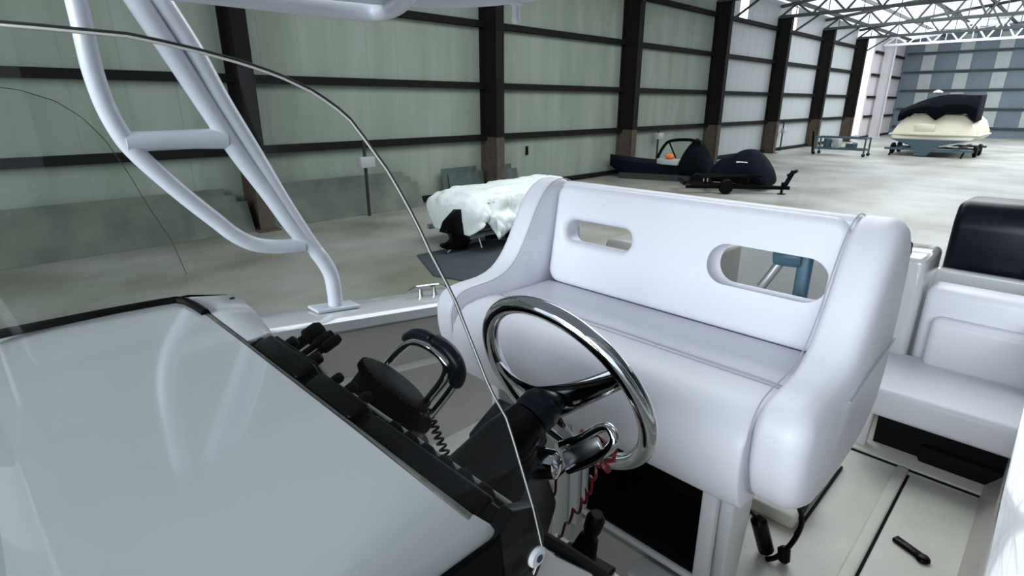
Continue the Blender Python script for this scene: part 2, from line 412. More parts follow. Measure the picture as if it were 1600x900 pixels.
hl.rings(sec)
build('hull', hl, mat('pale_grey_hull', (.45, .50, .50), .4, var=.2), tb, angle=60)
rub = MB().tube([(7.4, 8.2, .30), (8.2, 8.15, .26), (9.2, 8.15, .27), (10.0, 8.2, .3)], .05, 8)
build('rub_rail', rub, rubber, tb)
ob = MB().prism([(6.72, 8.75, .66), (7.05, 8.75, .90), (7.26, 8.75, .70), (7.45, 8.75, .36), (7.1, 8.75, .04), (6.66, 8.75, .12), (6.88, 8.75, .28), (6.80, 8.75, .44), (6.62, 8.75, .46)], (0, -.22, 0))
ob.lathe([(.02, -.05), (.05, 0), (.05, .12), (.02, .16)], (6.72, 8.65, .20), (-1, 0, 0), 10)
build('outboard_leg', ob, black, tb, bevel=.02)
fr = MB()
for y in (8.5, 9.9): fr.bar((7.2, y, .3), (10.0, y, .3), .08, .1)
for x in (7.4, 9.4, 9.9): fr.bar((x, 8.5, .3), (x, 9.9, .3), .08, .08)
fr.bar((9.9, 8.5, .3), (11.3, 9.2, .3), .08, .1); fr.bar((9.9, 9.9, .3), (11.3, 9.2, .3), .08, .1)
build('trailer_frame', fr, brushed, tb, smooth=False)
for y in (8.42, 9.98):
    build('wheel', MB().lathe([(.12, -.09), (.25, -.09), (.29, -.05), (.29, .05), (.25, .09), (.12, .09)], (9.4, y, .29), (0, 1, 0)), rubber, tb)
for q in (11.2, 7.6): build('trailer_stand', MB().bar((q, 9.2, .3), (q, 9.2, 0), .06, .06), brushed, tb, smooth=False)
for (x0, x1, y) in ((7.05, 6.75, 8.75), (7.45, 7.5, 8.55)):
    o = build('hanging_rope', MB().tube(bez([(x0, y, .42), (x0 + .03, y - .05, .2), (x1, y - .1, .03)]), .012, 6), whitep, tb)
o = build('floor_mat', MB().prism([(6.2, 8.95, .004), (5.6, 7.6, .004), (5.9, 6.6, .004), (8.2, 6.2, .004), (9.5, 7.6, .004), (8.0, 8.9, .004)], (0, 0, .02)), matm, smooth=False)
tag(o, 'dark blue-grey mat lying on the concrete beside the tarp-covered boat', 'mat')

# ---------------- dark boat group near the wall
def loft_boat(name, parent, m, x0, y0, L, W, zk, zg, ang, bow=.35):
    c, s_ = math.cos(ang), math.sin(ang); sec = []
    for i in range(13):
        u = i / 12; k = 1 if u < 1 - bow else max(.03, 1 - ((u - 1 + bow) / bow) ** 1.8)
        kz = zk + (zg - zk) * .75 * max(0, (u - .65) / .35) ** 2; zt = zg + .18 * u * u
        pts = [(-W / 2 * k, zt), (-W / 2 * k * .9, kz + (zt - kz) * .3), (0, kz), (W / 2 * k * .9, kz + (zt - kz) * .3), (W / 2 * k, zt), (W / 2 * k * .86, zt + .04), (0, zt + .12), (-W / 2 * k * .86, zt + .04)]
        sec.append([(x0 + c * u * L - s_ * y, y0 + s_ * u * L + c * y, z) for y, z in pts])
    return build(name, MB().rings(sec), m, parent, angle=50)
A = R(150)
bb = thing('bimini_boat', (20.6, 10.4, 0), 'low black boat with a black bimini frame near the wall, left of the navy watercraft', 'boat')
loft_boat('hull', bb, navyboat, 20.9, 11.0, 3.2, 1.5, .0, .60, R(112))
fm = MB(); pA = [(20.0, 11.9, .85), (20.0, 11.7, 1.25), (20.0, 11.4, 1.52), (20.0, 10.6, 1.6), (20.0, 10.1, 1.5)]
fm.tube(bez(pA), .06, 8); fm.tube([(20.0, 11.45, 1.5), (20.0, 11.1, .9)], .035, 6)
build('bimini_frame', fm, black, bb)
cv = MB(); rr = []
for i in range(7):
    u = i / 6; y = 10.95 - 1.25 * u; h = [.8, 1.35, 1.58, 1.6, 1.4, 1.05, .5][i] + .1
    rr.append([(20.3 + a * .45, y + .1 * math.sin(i * 2 + b_), z) for a, b_, z in [(-1, 0, .2), (-1, 1, h * .6), (-.5, 2, h), (.5, 2, h), (1, 1, h * .6), (1, 0, .2)]])
build('black_cover', MB().rings(rr), blackboat, bb, sub=1)
build('console_box', MB().box((19.85, 10.95, .62), (20.35, 11.85, .84)), greybox, bb, bevel=.03)
build('orange_float', MB().lathe([(.02, -.2), (.11, -.12), (.12, .1), (.02, .2)], (19.95, 11.35, .95), (.1, 1, .1), 12), orange, bb)
build('trailer_frame', MB().bar((20.35, 10.3, .12), (19.3, 13.2, .12), .1, .24).bar((21.2, 10.6, .12), (20.1, 13.4, .12), .1, .24), steel, bb, smooth=False)
nb = thing('covered_watercraft', (20.3, 8.6, 0), 'rounded navy covered watercraft with a small white patch, right of the black bimini boat', 'watercraft')
rr = []
prof = [(9.6, .62), (9.42, .95), (9.2, 1.08), (8.9, 1.12), (8.65, 1.36), (8.3, 1.44), (8.0, 1.38), (7.75, 1.12), (7.55, .85), (7.45, .5)]
for y, h in prof:
    w_ = .62 if y < 9.5 else .5
    rr.append([(20.2 - w_, y, .12), (20.2 - w_ * 1.05, y, h * .55), (20.2 - w_ * .6, y, h * .92), (20.2, y, h), (20.2 + w_ * .6, y, h * .92), (20.2 + w_ * 1.05, y, h * .55), (20.2 + w_, y, .12)])
build('cover', MB().rings(rr), navyboat, nb, sub=2)
build('white_patch', MB().box((19.66, 8.15, .86), (19.72, 8.55, .97), None), whitep, nb, bevel=.01)
tr = thing('black_trailer', (19.5, 7.3, 0), 'empty black trailer frame in front of the navy watercraft, its winch post raised', 'trailer')
f2 = MB()
for p, q in [((17.6, 9.3, .22), (19.7, 6.65, .22)), ((18.5, 9.9, .22), (19.7, 6.65, .22)), ((18.2, 8.65, .3), (19.1, 9.2, .3)), ((18.9, 7.75, .35), (19.4, 8.3, .35)), ((17.5, 9.3, .33), (18.4, 10.0, .33))]:
    f2.bar(p, q, .09, .11)
f2.bar((18.0, 9.0, .52), (19.2, 7.4, .6), .14, .06); f2.bar((18.7, 9.4, .52), (19.4, 7.6, .6), .14, .06)
for p in ((18.2, 8.9, .3), (19.0, 9.3, .3), (19.0, 7.8, .3)): f2.bar(p, (p[0], p[1], .55), .06, .06)
build('frame', f2, black, tr, smooth=False)
build('winch_post', MB().bar((19.6, 6.8, .22), (19.75, 6.62, .78), .09, .12).bar((19.7, 6.5, .80), (19.7, 6.75, .62), .2, .09), navyboat, tr, smooth=False)
build('jack_stand', MB().bar((19.6, 6.85, .4), (19.6, 6.85, 0), .07, .07).box((19.5, 6.75, 0), (19.7, 6.95, .03)), black, tr, smooth=False)
for y, x in ((8.2, 18.3), (9.75, 19.2)):
    build('wheel', MB().lathe([(.10, -.08), (.22, -.08), (.25, -.04), (.25, .04), (.22, .08), (.10, .08)], (x, y, .25), (.6, .8, 0)), rubber, tr)

# ---------------- wheeled cart
ct = thing('wheeled_cart', (37.5, 10.2, 0), 'blue-grey steel cart frame on legs standing against the bright opening', 'cart')
fc = MB(); cm = mat('blue_grey_steel', (.05, .09, .11), .5)
for z in (.38, 1.02):
    for x in (37.0, 38.0): fc.bar((x, 8.8, z), (x, 11.45, z), .07, .09)
    for y in (8.8, 11.45): fc.bar((37, y, z), (38, y, z), .07, .09)
build('frame', fc, cm, ct, smooth=False)
for x in (37.0, 38.0):
    for y in (8.8, 11.45):
        lg = build('leg', MB().bar((x, y, .1), (x, y, 1.05), .08, .08), cm, ct, smooth=False)
        build('caster', MB().lathe([(.02, -.03), (.09, -.03), (.1, 0), (.09, .03), (.02, .03)], (x, y, .1), (1, .3, 0), 12), rubber, lg)
build('tank', MB().lathe([(.02, -.1), (.22, 0), (.22, .5), (.02, .6)], (37.5, 10.9, .42), (0, 0, 1), 14), cm, ct)
build('rope_heap', MB().tube([(37.5 + .3 * math.cos(a * .9), 9.6 + .28 * math.sin(a * .9), .46 + .012 * a) for a in range(22)], .05, 6), cm, ct)
build('side_tank', MB().box((37.1, 10.2, .42), (37.8, 10.55, .95)), greybox, ct, bevel=.03)
build('end_post', MB().bar((37, 11.5, .1), (37, 11.62, 1.35), .1, .12), black, ct, smooth=False)

# ---------------- far boat on trailer
fb = thing('far_boat', (40, 6.3, 0), 'cream yellow boat with a black canvas top on a black trailer, far right background', 'boat')
sec = []
for i in range(15):
    u = i / 14; x = 40 + 5.5 * u; k = (.97 + .03 * u) if u < .5 else 1
    zk = .55
    pts = [(-2.0 * k, 1.35), (-2.03 * k, 1.05), (-1.75 * k, .85), (-.9 * k, .6), (0, .45), (.9 * k, .6), (1.75 * k, .85), (2.03 * k, 1.05), (2.0 * k, 1.35), (1.72 * k, 1.95), (1.3 * k, 2.3), (0, 2.36), (-1.3 * k, 2.3), (-1.72 * k, 1.95)]
    sec.append([(x + .25 * (z - 1), 6.3 + y, z) for y, z in pts])
build('hull', MB().rings(sec), creamhull, fb, bevel=.06, angle=40)
build('hull_bottom', MB().prism([(39.98, 8.15, .98), (39.98, 4.45, .98), (39.9, 5.4, .62), (39.9, 6.3, .42), (39.9, 7.2, .62)], (5.2, 0, 0)), mat('grey_antifoul', (.30, .33, .35), .6), fb, smooth=False)
build('rub_rail', MB().tube([(45, 8.4, 1.2), (40.05, 8.36, 1.2), (39.98, 6.3, 1.2), (40.05, 4.24, 1.2), (45, 4.2, 1.2)], .06, 8), mat('pale_rail', (.55, .55, .45), .5), fb)
build('transom_door', MB().box((39.98 + .1, 6.2, 1.35), (40.2 + .1, 7.2, 1.8)), creamhull, fb, bevel=.05)
rr = []
for i in range(9):
    u = i / 8; y = 8.1 - 3.6 * u; h = 2.55 + .85 * math.sin(min(1, u * 1.25) * pi * .62); lo = 1.9 if i in (0, 8) else 2.35
    if i in (4,): lo = 2.0
    rr.append([(40.0, y, lo), (39.9, y, (lo + h) / 2), (40.2, y, h), (42.2, y, h + .05), (42.4, y, lo + .1)])
build('canvas_top', MB().rings(rr), blackboat, fb, bevel=.02, angle=30)
build('windshield_frame', MB().tube([(40.1, 7.6, 2.2), (40.3, 7.4, 2.42), (40.3, 6.0, 2.42)], .05, 6), black, fb)
build('white_light', MB().lathe([(.05, 0), (.22, .05), (.24, .12), (.05, .22)], (40.6, 6.55, 3.42), (0, 0, 1), 12), whitep, fb)
tf = MB()
for y in (5.1, 7.5): tf.bar((39.2, y, .42), (46, y, .42), .12, .16)
for x in (39.7, 42, 45): tf.bar((x, 4.2, .40), (x, 8.4, .40), .12, .12)
tf.prism([(39.6, 8.2, .95), (39.6, 7.2, .62), (39.6, 6.9, .3), (39.6, 6.9, .06), (39.6, 6.3, .06), (39.6, 5.8, .62), (39.6, 4.5, .95)], (.12, 0, 0))
build('trailer_frame', tf, cm, fb, smooth=False)
for y in (4.3, 8.3):
    for x in (41.3, 43.0): build('wheel', MB().lathe([(.15, -.1), (.28, -.1), (.33, -.05), (.33, .05), (.28, .1), (.15, .1)], (x, y, .33), (0, 1, 0)), rubber, fb)
for y in (4.6, 8.0): build('jack_stand', MB().bar((39.7, y, .4), (39.7, y + .1, 0), .09, .09), black, fb, smooth=False)

# ================================================================== BOAT
CY = .93; DZ = 1.35
def hw(x):   # outer half width
    if x > -.5: return 1.22
    return max(.04, 1.22 * (1 - ((-.5 - x) / 3.3) ** 2.2))
def gz(x): return 2.124 - .123 * (x - .716) if x < 1.7 else 2.003 + .01 * (x - 1.7)
XS = [-3.7, -3.4, -3, -2.5, -2, -1.5, -1, -.5, 0, .5, 1, 1.5, 1.7, 2.2, 2.8, 3.4, 4.0]
bh = thing('boat_hull', (1.0, CY, 0), 'white open boat with beige inner sides and cream deck, the foreground boat being looked across', 'boat')
sec = []
for x in XS:
    h = hw(x); g = min(gz(x), 2.55); kz = .45 + (.9 * ((-x - 1) / 2.7) ** 2 if x < -1 else 0)
    sec.append([(x, CY - h, g - .03), (x, CY - h * .93, kz + .5), (x, CY - h * .78, kz + .28), (x, CY, kz), (x, CY + h * .78, kz + .28), (x, CY + h * .93, kz + .5), (x, CY + h, g - .03)])
mb = MB().rings(sec, cap=False, ring_closed=False)
build('hull', mb, gel, bh, solid=.03, angle=50)
build('transom', MB().prism([(3.97, CY - 1.17, 1.98), (3.97, CY - 1.10, .98), (3.97, CY - .92, .78), (3.97, CY, .50), (3.97, CY + .92, .78), (3.97, CY + 1.10, .98), (3.97, CY + 1.17, 1.98)], (.08, 0, 0)), gel, bh, bevel=.01)
for sgn in (-1, 1):
    rr = []
    for x in XS:
        h = hw(x); g = min(gz(x), 2.55); wg = min(.24, h * .5)
        yo, yi = CY + sgn * h, CY + sgn * (h - wg)
        rr.append([(x, yo, g - .06), (x, yo - sgn * .01, g - .01), (x, yo - sgn * .03, g), (x, yi + sgn * .03, g), (x, yi, g - .012), (x, yi, g - .05), (x, yi + sgn * .06, g - .07), (x, yi + sgn * .06, g - .10)])
    build('gunwale', MB().rings(rr), gel, bh, angle=60)
    rr = []
    for x in XS:
        h = hw(x); g = min(gz(x), 2.55); wg = min(.24, h * .5); yi = CY + sgn * (h - wg)
        rr.append([(x, yi + sgn * .05, g - .08), (x, yi + sgn * .045, g - .28), (x, yi + sgn * .02, g - .30), (x, yi + sgn * .02, DZ + .08), (x, yi - sgn * .03, DZ + .01), (x, yi - sgn * .03, DZ - .03), (x, yi + sgn * .08, DZ - .03), (x, yi + sgn * .08, g - .08)])
    build('inner_side', MB().rings(rr), gelin, bh, angle=50)
dk = MB(); rr = []
for x in XS:
    h = max(.02, hw(x) - .2); rr.append([(x, CY - h, DZ), (x, CY + h, DZ), (x, CY + h, DZ - .05), (x, CY - h, DZ - .05)])
build('deck', MB().rings(rr), deckm, bh, smooth=False)
# hatches let into the deck with dark seams
def hatch(x0, x1, y0, y1):
    build('hatch_seam', MB().box((x0 - .012, y0 - .012, DZ), (x1 + .012, y1 + .012, DZ + .003)), blackv, bh, smooth=False)
    return build('deck_hatch', MB().box((x0, y0, DZ + .001), (x1, y1, DZ + .014)), deckm, bh, bevel=.006)
h1 = hatch(1.55, 2.66, -.10, .215)
lt = build('latch', MB().bar((2.17, .17, DZ + .022), (2.13, .08, DZ + .022), .03, .016).lathe([(.022, 0), (.024, .01), (.015, .02)], (2.125, .075, DZ + .014), (0, 0, 1), 14), black, h1, bevel=.004)
h2 = hatch(2.72, 3.2, -.10, .6)
build('deck_step', MB().box((1.96, .455, DZ), (2.52, 1.3, DZ + .06)), deckm, bh, bevel=.015)
build('step_seam', MB().box((1.95, .438, DZ), (2.52, .447, DZ + .012)), blackv, bh, smooth=False)
build('deck_ridge', MB().box((1.45, .225, DZ), (2.7, .27, DZ + .02)), deckm, bh, bevel=.009)
o = build('keel_block', MB().box((-.9, CY - .35, 0), (-.6, CY + .35, .47)), wood, smooth=False); tag(o, 'timber block under the forward keel of the foreground boat', 'block', 'keel blocks under the foreground boat')
o = build('keel_block', MB().box((2.6, CY - .35, 0), (2.9, CY + .35, .47)), wood, smooth=False); tag(o, 'timber block under the aft keel of the foreground boat', 'block', 'keel blocks under the foreground boat')
# cleat on the far gunwale
cl = MB().tube([(1.36, 2.05, 2.075), (1.40, 2.05, 2.085), (1.54, 2.05, 2.067), (1.58, 2.05, 2.05)], [.006, .01, .01, .006], 8)
for x in (1.43, 1.51): cl.lathe([(.014, -.02), (.009, .03)], (x, 2.05, gz(x) + .015), (0, 0, 1), 10)
o = build('mooring_cleat', cl, chrome); tag(o, 'small chrome mooring cleat on the far gunwale beside the bench arm', 'cleat')

# ---------------- hard top with its pipe frame
ht = thing('hard_top', (.99, 2.05, 2.09), 'white hard top on a white pipe frame whose leg stands on the far gunwale', 'hard top')
ov = [(math.cos(2 * pi * j / 16) , math.sin(2 * pi * j / 16) ) for j in range(16)]
def leg_pair(sgn, Yf, Yt):
    def W(x, z):   # the leg leans slightly inboard as it rises
        t_ = (z - 2.1) / 1.1; y = Yf + (Yt - Yf) * t_
        if sgn < 0: y = 2 * CY - y
        return (x, y, z)
    boxp = [(-.62, -1), (.62, -1), (.9, -.75), (1, 0), (.9, .75), (.62, 1), (-.62, 1), (-1, .8), (-1, -.8)]
    main = bez([W(1.00, 2.10), W(1.000, 2.16), W(.988, 2.253), W(.932, 2.36), W(.867, 2.44), W(.785, 2.59), W(.70, 2.738), W(.62, 2.90), W(.558, 3.03), W(.48, 3.186), W(.44, 3.27)], 6)
    nm = len(main)
    build('leg', MB().tube(main, [.030 if i < 18 else .026 + .008 * (i - 18) / (nm - 18) for i in range(nm)], 18), powder, ht)
    m2 = bez([W(.955, 2.335), W(.915, 2.40), W(.832, 2.565), W(.752, 2.74), W(.672, 2.91), W(.612, 3.056), W(.542, 3.193), W(.50, 3.27)], 6)
    n2 = len(m2)
    build('leg_doubler', MB().tube(m2, [.024 + .008 * i / n2 for i in range(n2)], 16), powder, ht)
    br_ = bez([W(.335, 3.27), W(.338, 3.106), W(.338, 3.05), W(.340, 2.98), W(.352, 2.89), W(.378, 2.805), W(.412, 2.745), W(.470, 2.668), W(.53, 2.595), W(.597, 2.519), W(.65, 2.460), W(.715, 2.415), W(.80, 2.392), W(.89, 2.385)], 6)
    build('curved_brace', MB().tube(br_, .027, 18), powder, ht)
    build('cross_brace', MB().tube([W(.38, 2.790), W(.50, 2.793), W(.665, 2.79)], [.032, .028, .034], 16), powder, ht)
    fp = MB().prism([(.90, -.045, 0), (1.09, -.045, 0), (1.09, .045, 0), (.90, .045, 0)], (0, 0, .014))
    yy = Yf if sgn > 0 else 2 * CY - Yf
    fp.v = [Vector((v.x, v.y + yy, v.z + gz(1.0) + .002 + (-.123 * (v.x - 1.0)))) for v in fp.v]
    build('foot_plate', fp, powder, ht, bevel=.004)
leg_pair(1, 2.05, 2.02); leg_pair(-1, 2.05, 2.02)
rail = bez([(.42, 1.90, 3.205), (.60, 1.90, 3.205), (.84, 1.90, 3.205), (1.07, 1.905, 3.205), (1.175, 1.87, 3.205), (1.175, 1.76, 3.208), (1.13, 1.62, 3.215), (1.07, 1.46, 3.24)], 8)
build('side_rail', MB().tube(rail, .030, 14), powder, ht)
rail2 = [(p.x, 2 * CY - p.y, p.z) for p in rail]
build('side_rail', MB().tube(rail2, .030, 14), powder, ht)
# roof shell: superellipse plan with a crown
rr = []; NX = 64
def sup(t, a, b, n=3.2):
    c, s_ = math.cos(t), math.sin(t)
    return (math.copysign(abs(c) ** (2 / n) * a, c), math.copysign(abs(s_) ** (2 / n) * b, s_))
rx0, rx1, rhw = -.75, 1.70, .88
def crown(y): return 3.205 + .075 * (1 - ((y - CY) / .9) ** 2)
levels = [(.02, .03), (.5, .03), (.8, .03), (.955, .03), (.985, .0), (1.0, .022), (.985, .055), (.9, .075), (.5, .085), (.02, .09)]
for k, dz in levels:
    ring = []
    for j in range(NX):
        x, y = sup(2 * pi * j / NX, (rx1 - rx0) / 2 * k, rhw * k, 3.8)
        X_ = (rx0 + rx1) / 2 + x; Y_ = CY + y
        ring.append((X_, Y_, crown(Y_) + dz))
    rr.append(ring)
build('roof_panel', MB().rings(rr), powder, ht, angle=60)
nz = MB().lathe([(.030, 0), (.030, .012), (.018, .02), (.016, .035), (.022, .045), (.012, .052), (.012, .085), (.015, .09), (.013, .10)], (1.385, 1.375, 3.245), (-.02, 0, -1), 18)
build('light_stem', nz, whitep, ht)

# ---------------- console
PY, SY = .36, 1.45; TZ = 2.455; BX = .322
cs = thing('console', (.1, .9, DZ), 'pale grey console with a wide glossy dash top behind the windshield, lower left', 'console')
top = MB(); rr = []
for i in range(13):
    x = -.55 + (BX + .55) * i / 12; z = TZ - (.02 * ((.1 - x) / .65) ** 2 if x < .1 else 0)
    rr.append([(x, PY + .018, z), (x, .65, z + .004), (x, 1.1, z + .004), (x, SY - .01, z), (x, SY - .01, z - .02), (x, PY + .018, z - .02)])
build('dash_top', MB().rings(rr), gel, cs, angle=30)
# lower body with the sloping helm face
pr = [(-.55, PY + .03, DZ), (-.55, PY + .03, TZ - .03), (BX, PY + .03, TZ - .021), (BX + .01, PY + .03, TZ - .06), (BX + .19, PY + .03, 2.0), (BX + .17, PY + .03, DZ)]
build('body', MB().prism(pr, (0, SY - PY - .04, 0)), gelin, cs, bevel=.01)
build('brow_edge', MB().box((BX, PY + .02, TZ - .028), (BX + .010, 1.30, TZ + .002)), grit, cs, bevel=.003)
# light flange strip along the port side and starboard plate
build('side_flange', MB().prism([(-.55, PY + .001, TZ - .015), (-.55, PY + .022, TZ - .015), (.30, PY + .022, TZ - .003), (.330, PY + .035, TZ - .003), (.338, PY + .001, TZ - .008)], (0, 0, .008)), gel, cs, bevel=.002)
build('starboard_plate', MB().prism([(-.5, 1.462, TZ - .012), (-.5, 1.505, TZ - .012), (.127, 1.502, TZ - .012), (.33, 1.452, TZ - .012), (.415, 1.40, TZ - .012), (.426, 1.385, TZ - .012), (.411, 1.233, TZ - .012), (.388, 1.09, TZ - .012), (.335, 1.08, TZ - .012), (.334, 1.462, TZ - .012)], (0, 0, .013)), gel, cs, bevel=.003)
build('bolt_hole', MB().lathe([(.001, 0), (.0062, 0), (.0062, .0025), (.001, .0025)], (.404, 1.361, TZ), (0, 0, 1), 14), blackv, cs)
# black port corner gusset and side
build('port_side_trim', MB().prism([(-.55, PY - .006, TZ - .02), (.326, PY - .006, TZ - .006), (.352, PY - .006, TZ + .018), (.392, PY - .006, TZ + .002), (.408, PY - .006, 2.405), (.405, PY - .006, 2.365), (.385, PY - .006, 2.335), (.36, PY - .006, 2.27), (.30, PY - .006, 2.20), (-.55, PY - .006, 2.20)], (0, .018, 0)), black, cs, bevel=.003)
build('port_side_wall', MB().prism([(-.55, PY + .015, DZ), (-.55, PY + .015, 2.3), (.36, PY + .015, 2.40), (.417, PY + .015, 2.398), (.43, PY + .015, 2.36), (.464, PY + .015, 2.315), (.548, PY + .015, 2.225), (.62, PY + .015, 1.9), (.50, PY + .015, DZ)], (0, .016, 0)), gel, cs, bevel=.005)
# gasket on the dash along the starboard side
build('black_gasket', MB().tube(bez([(-.45, 1.452, TZ + .004), (-.1, 1.457, TZ + .004), (.12, 1.452, TZ + .004), (.25, 1.44, TZ + .004), (.305, 1.428, TZ + .004)], 5) + [Vector((.316, 1.40, TZ + .004)), Vector((.322, 1.35, TZ + .004)), Vector((.324, 1.29, TZ + .004))], .0105, 8, squash=.9), rubber, cs)
# black helm face, set in the slope
TH = R(21); n_ = Vector((math.cos(TH), 0, math.sin(TH))); tdn = Vector((math.sin(TH), 0, -math.cos(TH)))
def HP(s_, y, d=0.):   # point on the helm face: s_ metres below the brow, y, d off the face
    p = Vector((BX + .012, y, TZ - .045)) + tdn * s_ + n_ * d; return p
def hbox(mb, s0, s1, y0, y1, d0, d1):
    P = [HP(s, y, d) for d in (d0, d1) for (s, y) in ((s0, y0), (s1, y0), (s1, y1), (s0, y1))]
    return mb.add(P, [(0,3,2,1),(4,5,6,7),(0,1,5,4),(1,2,6,5),(2,3,7,6),(3,0,4,7)])
build('helm_panel', hbox(MB(), .0, .40, .40, 1.40, -.012, .012), black, cs, bevel=.006)
build('panel_ledge', hbox(MB(), .012, .017, .40, 1.05, .010, .064), black, cs, bevel=.002)
build('panel_light_edge', hbox(MB(), .011, .017, .40, 1.05, .064, .071), gelin, cs, bevel=.002)
# glare hood row of black housings below the brow
sw = MB(); hbox(sw, -.03, .0, .385, 1.12, .0, .045)
build('glare_hood', sw, black, cs, bevel=.006)
o = build('toe_rail', MB().tube([(.45, .405, 2.345), (.50, .402, 2.29), (.60, .40, 2.175), (.68, .395, 2.05)], .010, 8), rubber, cs)

# chart display with a dark teal cover
def boxthing(name, lab, cat, m, s0, s1, y0, y1, d0, d1, bev, grp=None):
    t = thing(name, tuple(HP((s0 + s1) / 2, (y0 + y1) / 2, d0)), lab, cat, grp)
    build('housing', hbox(MB(), s0, s1, y0, y1, d0, d1), m, t, bevel=bev, seg=3); return t
t = thing('chart_display', (.36, 1.15, 2.38), 'dark teal chart display at the far dash end, by the white corner plate', 'display')
build('cover', MB().prism([(.356, 1.30, 2.372), (.362, .90, 2.372), (.362, .88, 2.425), (.360, .90, 2.448), (.356, 1.05, 2.448), (.354, 1.08, 2.442), (.350, 1.235, 2.440), (.346, 1.31, 2.408)], (.045, 0, -.006)), teal, t, bevel=.010, seg=3)
build('lip', MB().prism([(.340, 1.32, 2.392), (.346, .98, 2.385), (.346, .98, 2.396), (.340, 1.32, 2.403)], (.02, 0, 0)), black, t, bevel=.003)
build('bracket', MB().box((.345, 1.0, 2.33), (.375, 1.3, 2.37)), black, t, bevel=.004)
t = boxthing('radio', 'black radio body in the dash row, first housing from the teal display', 'radio', black, -.045, .02, .86, 1.045, .014, .056, .008)
build('face_plate', hbox(MB(), -.04, .015, .87, 1.035, .053, .061), blackv, t, bevel=.003)
for i in range(2): build('knob', MB().lathe([(.012, 0), (.012, .018), (.008, .022)], HP(-.025, .90 + i * .10, .059), n_, 14), rubber, t)
t = boxthing('depth_sounder', 'black housing in the middle of the dash row, left of the drum', 'sounder', black, -.045, .03, .68, .83, .014, .052, .008)
for i in range(3): build('knob', MB().lathe([(.009, 0), (.009, .016), (.006, .02)], HP(-.03, .71 + i * .045, .050), n_, 12), rubber, t)
t = boxthing('switch_bank', 'long black switch bank at the near end of the dash row, below the glass edge', 'switches', black, -.035, .03, .40, .66, .014, .048, .006)
for i in range(6): build('switch', hbox(MB(), -.02, .0, .42 + i * .04, .442 + i * .04, .046, .062), rubber, t, bevel=.004)
for i, (y, lab) in enumerate([(1.03, 'taller black knob standing beyond the dash row near the display'), (.985, 'middle small round black knob beyond the dash row'), (.955, 'small round black knob nearest the drum')]):
    r_ = .020 if i == 0 else .0115; p = HP(.03, y + .05, .012)
    o = build('control_knob', MB().lathe([(r_ * .6, 0), (r_ * .6, .10), (r_, .105), (r_, .135), (r_ * .7, .145)], p, n_, 16), rubber); tag(o, lab, 'knob', 'black knobs on the helm')

# black drum (instrument pod)
dr = thing('instrument_drum', (.50, .90, 2.27), 'big black drum-shaped instrument pod with ribbed rim, left of the chrome throttle', 'instrument')
dc = Vector((.60, .985, 2.290)); dn = Vector((.66, -.22, .72)).normalized()
dr_m = MB().lathe([(.078, -.17), (.080, -.10), (.084, -.02), (.092, -.012), (.094, .004), (.088, .012), (.070, .018), (.02, .016)], dc, dn, 40)
build('drum', dr_m, blackv, dr)
rb = MB(); a_ = dn.orthogonal().normalized(); b_ = dn.cross(a_)
for i in range(36):
    t_ = 2 * pi * i / 36; q = dc + (a_ * math.cos(t_) + b_ * math.sin(t_)) * .094
    rb.lathe([(.003, -.010), (.003, .008)], q, dn, 6)
build('ribbed_rim', rb, rubber, dr)
build('amber_lens', MB().lathe([(.02, 0), (.018, .012), (.01, .016)], dc - dn * .19 + Vector((-.01, .07, .018)), (-.2, .9, .4), 14), mat('amber_lens', (.30, .07, .02), .3), dr)

# throttle
th = thing('throttle_control', (.60, .80, 2.2), 'chrome throttle with a black topped U-shaped twin handle, between drum and bench', 'throttle')
def PX(pts, x): return [Vector((x, y, z)) for y, z in pts]
hd = bez([(.65, 1.085, 2.298), (.655, 1.05, 2.335), (.66, 1.01, 2.368), (.66, .975, 2.385), (.66, .93, 2.390), (.66, .885, 2.384), (.66, .860, 2.366), (.658, .868, 2.335), (.655, .905, 2.285), (.65, .945, 2.235)], 7)
build('chrome_handle', MB().tube(hd, .0105, 12, squash=1.3), chrome, th)
h2_ = bez([(.668, .842, 2.330), (.66, .872, 2.285), (.65, .915, 2.225)], 6)
build('chrome_side_arm', MB().tube(h2_, .009, 12), chrome, th)
g1 = bez([(.664, 1.030, 2.372), (.666, .99, 2.398), (.668, .95, 2.406), (.668, .925, 2.405)], 6)
build('grip', MB().tube(g1, [.006, .010] + [.012] * (len(g1) - 3) + [.010], 12), navy, th)
g2 = bez([(.668, .915, 2.404), (.668, .870, 2.397), (.668, .842, 2.378), (.668, .834, 2.350), (.666, .848, 2.320)], 6)
build('grip', MB().tube(g2, [.012] + [.0165] * (len(g2) - 3) + [.014, .009], 12), navy, th)
build('base', MB().lathe([(.052, -.04), (.055, .02), (.048, .04), (.02, .05)], (.53, .90, 2.20), n_, 28), black, th)
build('pivot', MB().lathe([(.020, -.04), (.024, -.035), (.024, .035), (.020, .04)], (.60, .915, 2.235), (0, 1, 0), 20), black, th)
o = build('chrome_ring', MB().tube([(.63 + .003 * math.cos(a), .945 + .020 * math.cos(a), 2.225 + .022 * math.sin(a)) for a in [2 * pi * i / 20 for i in range(20)]], .005, 8, closed=True), chrome, th)

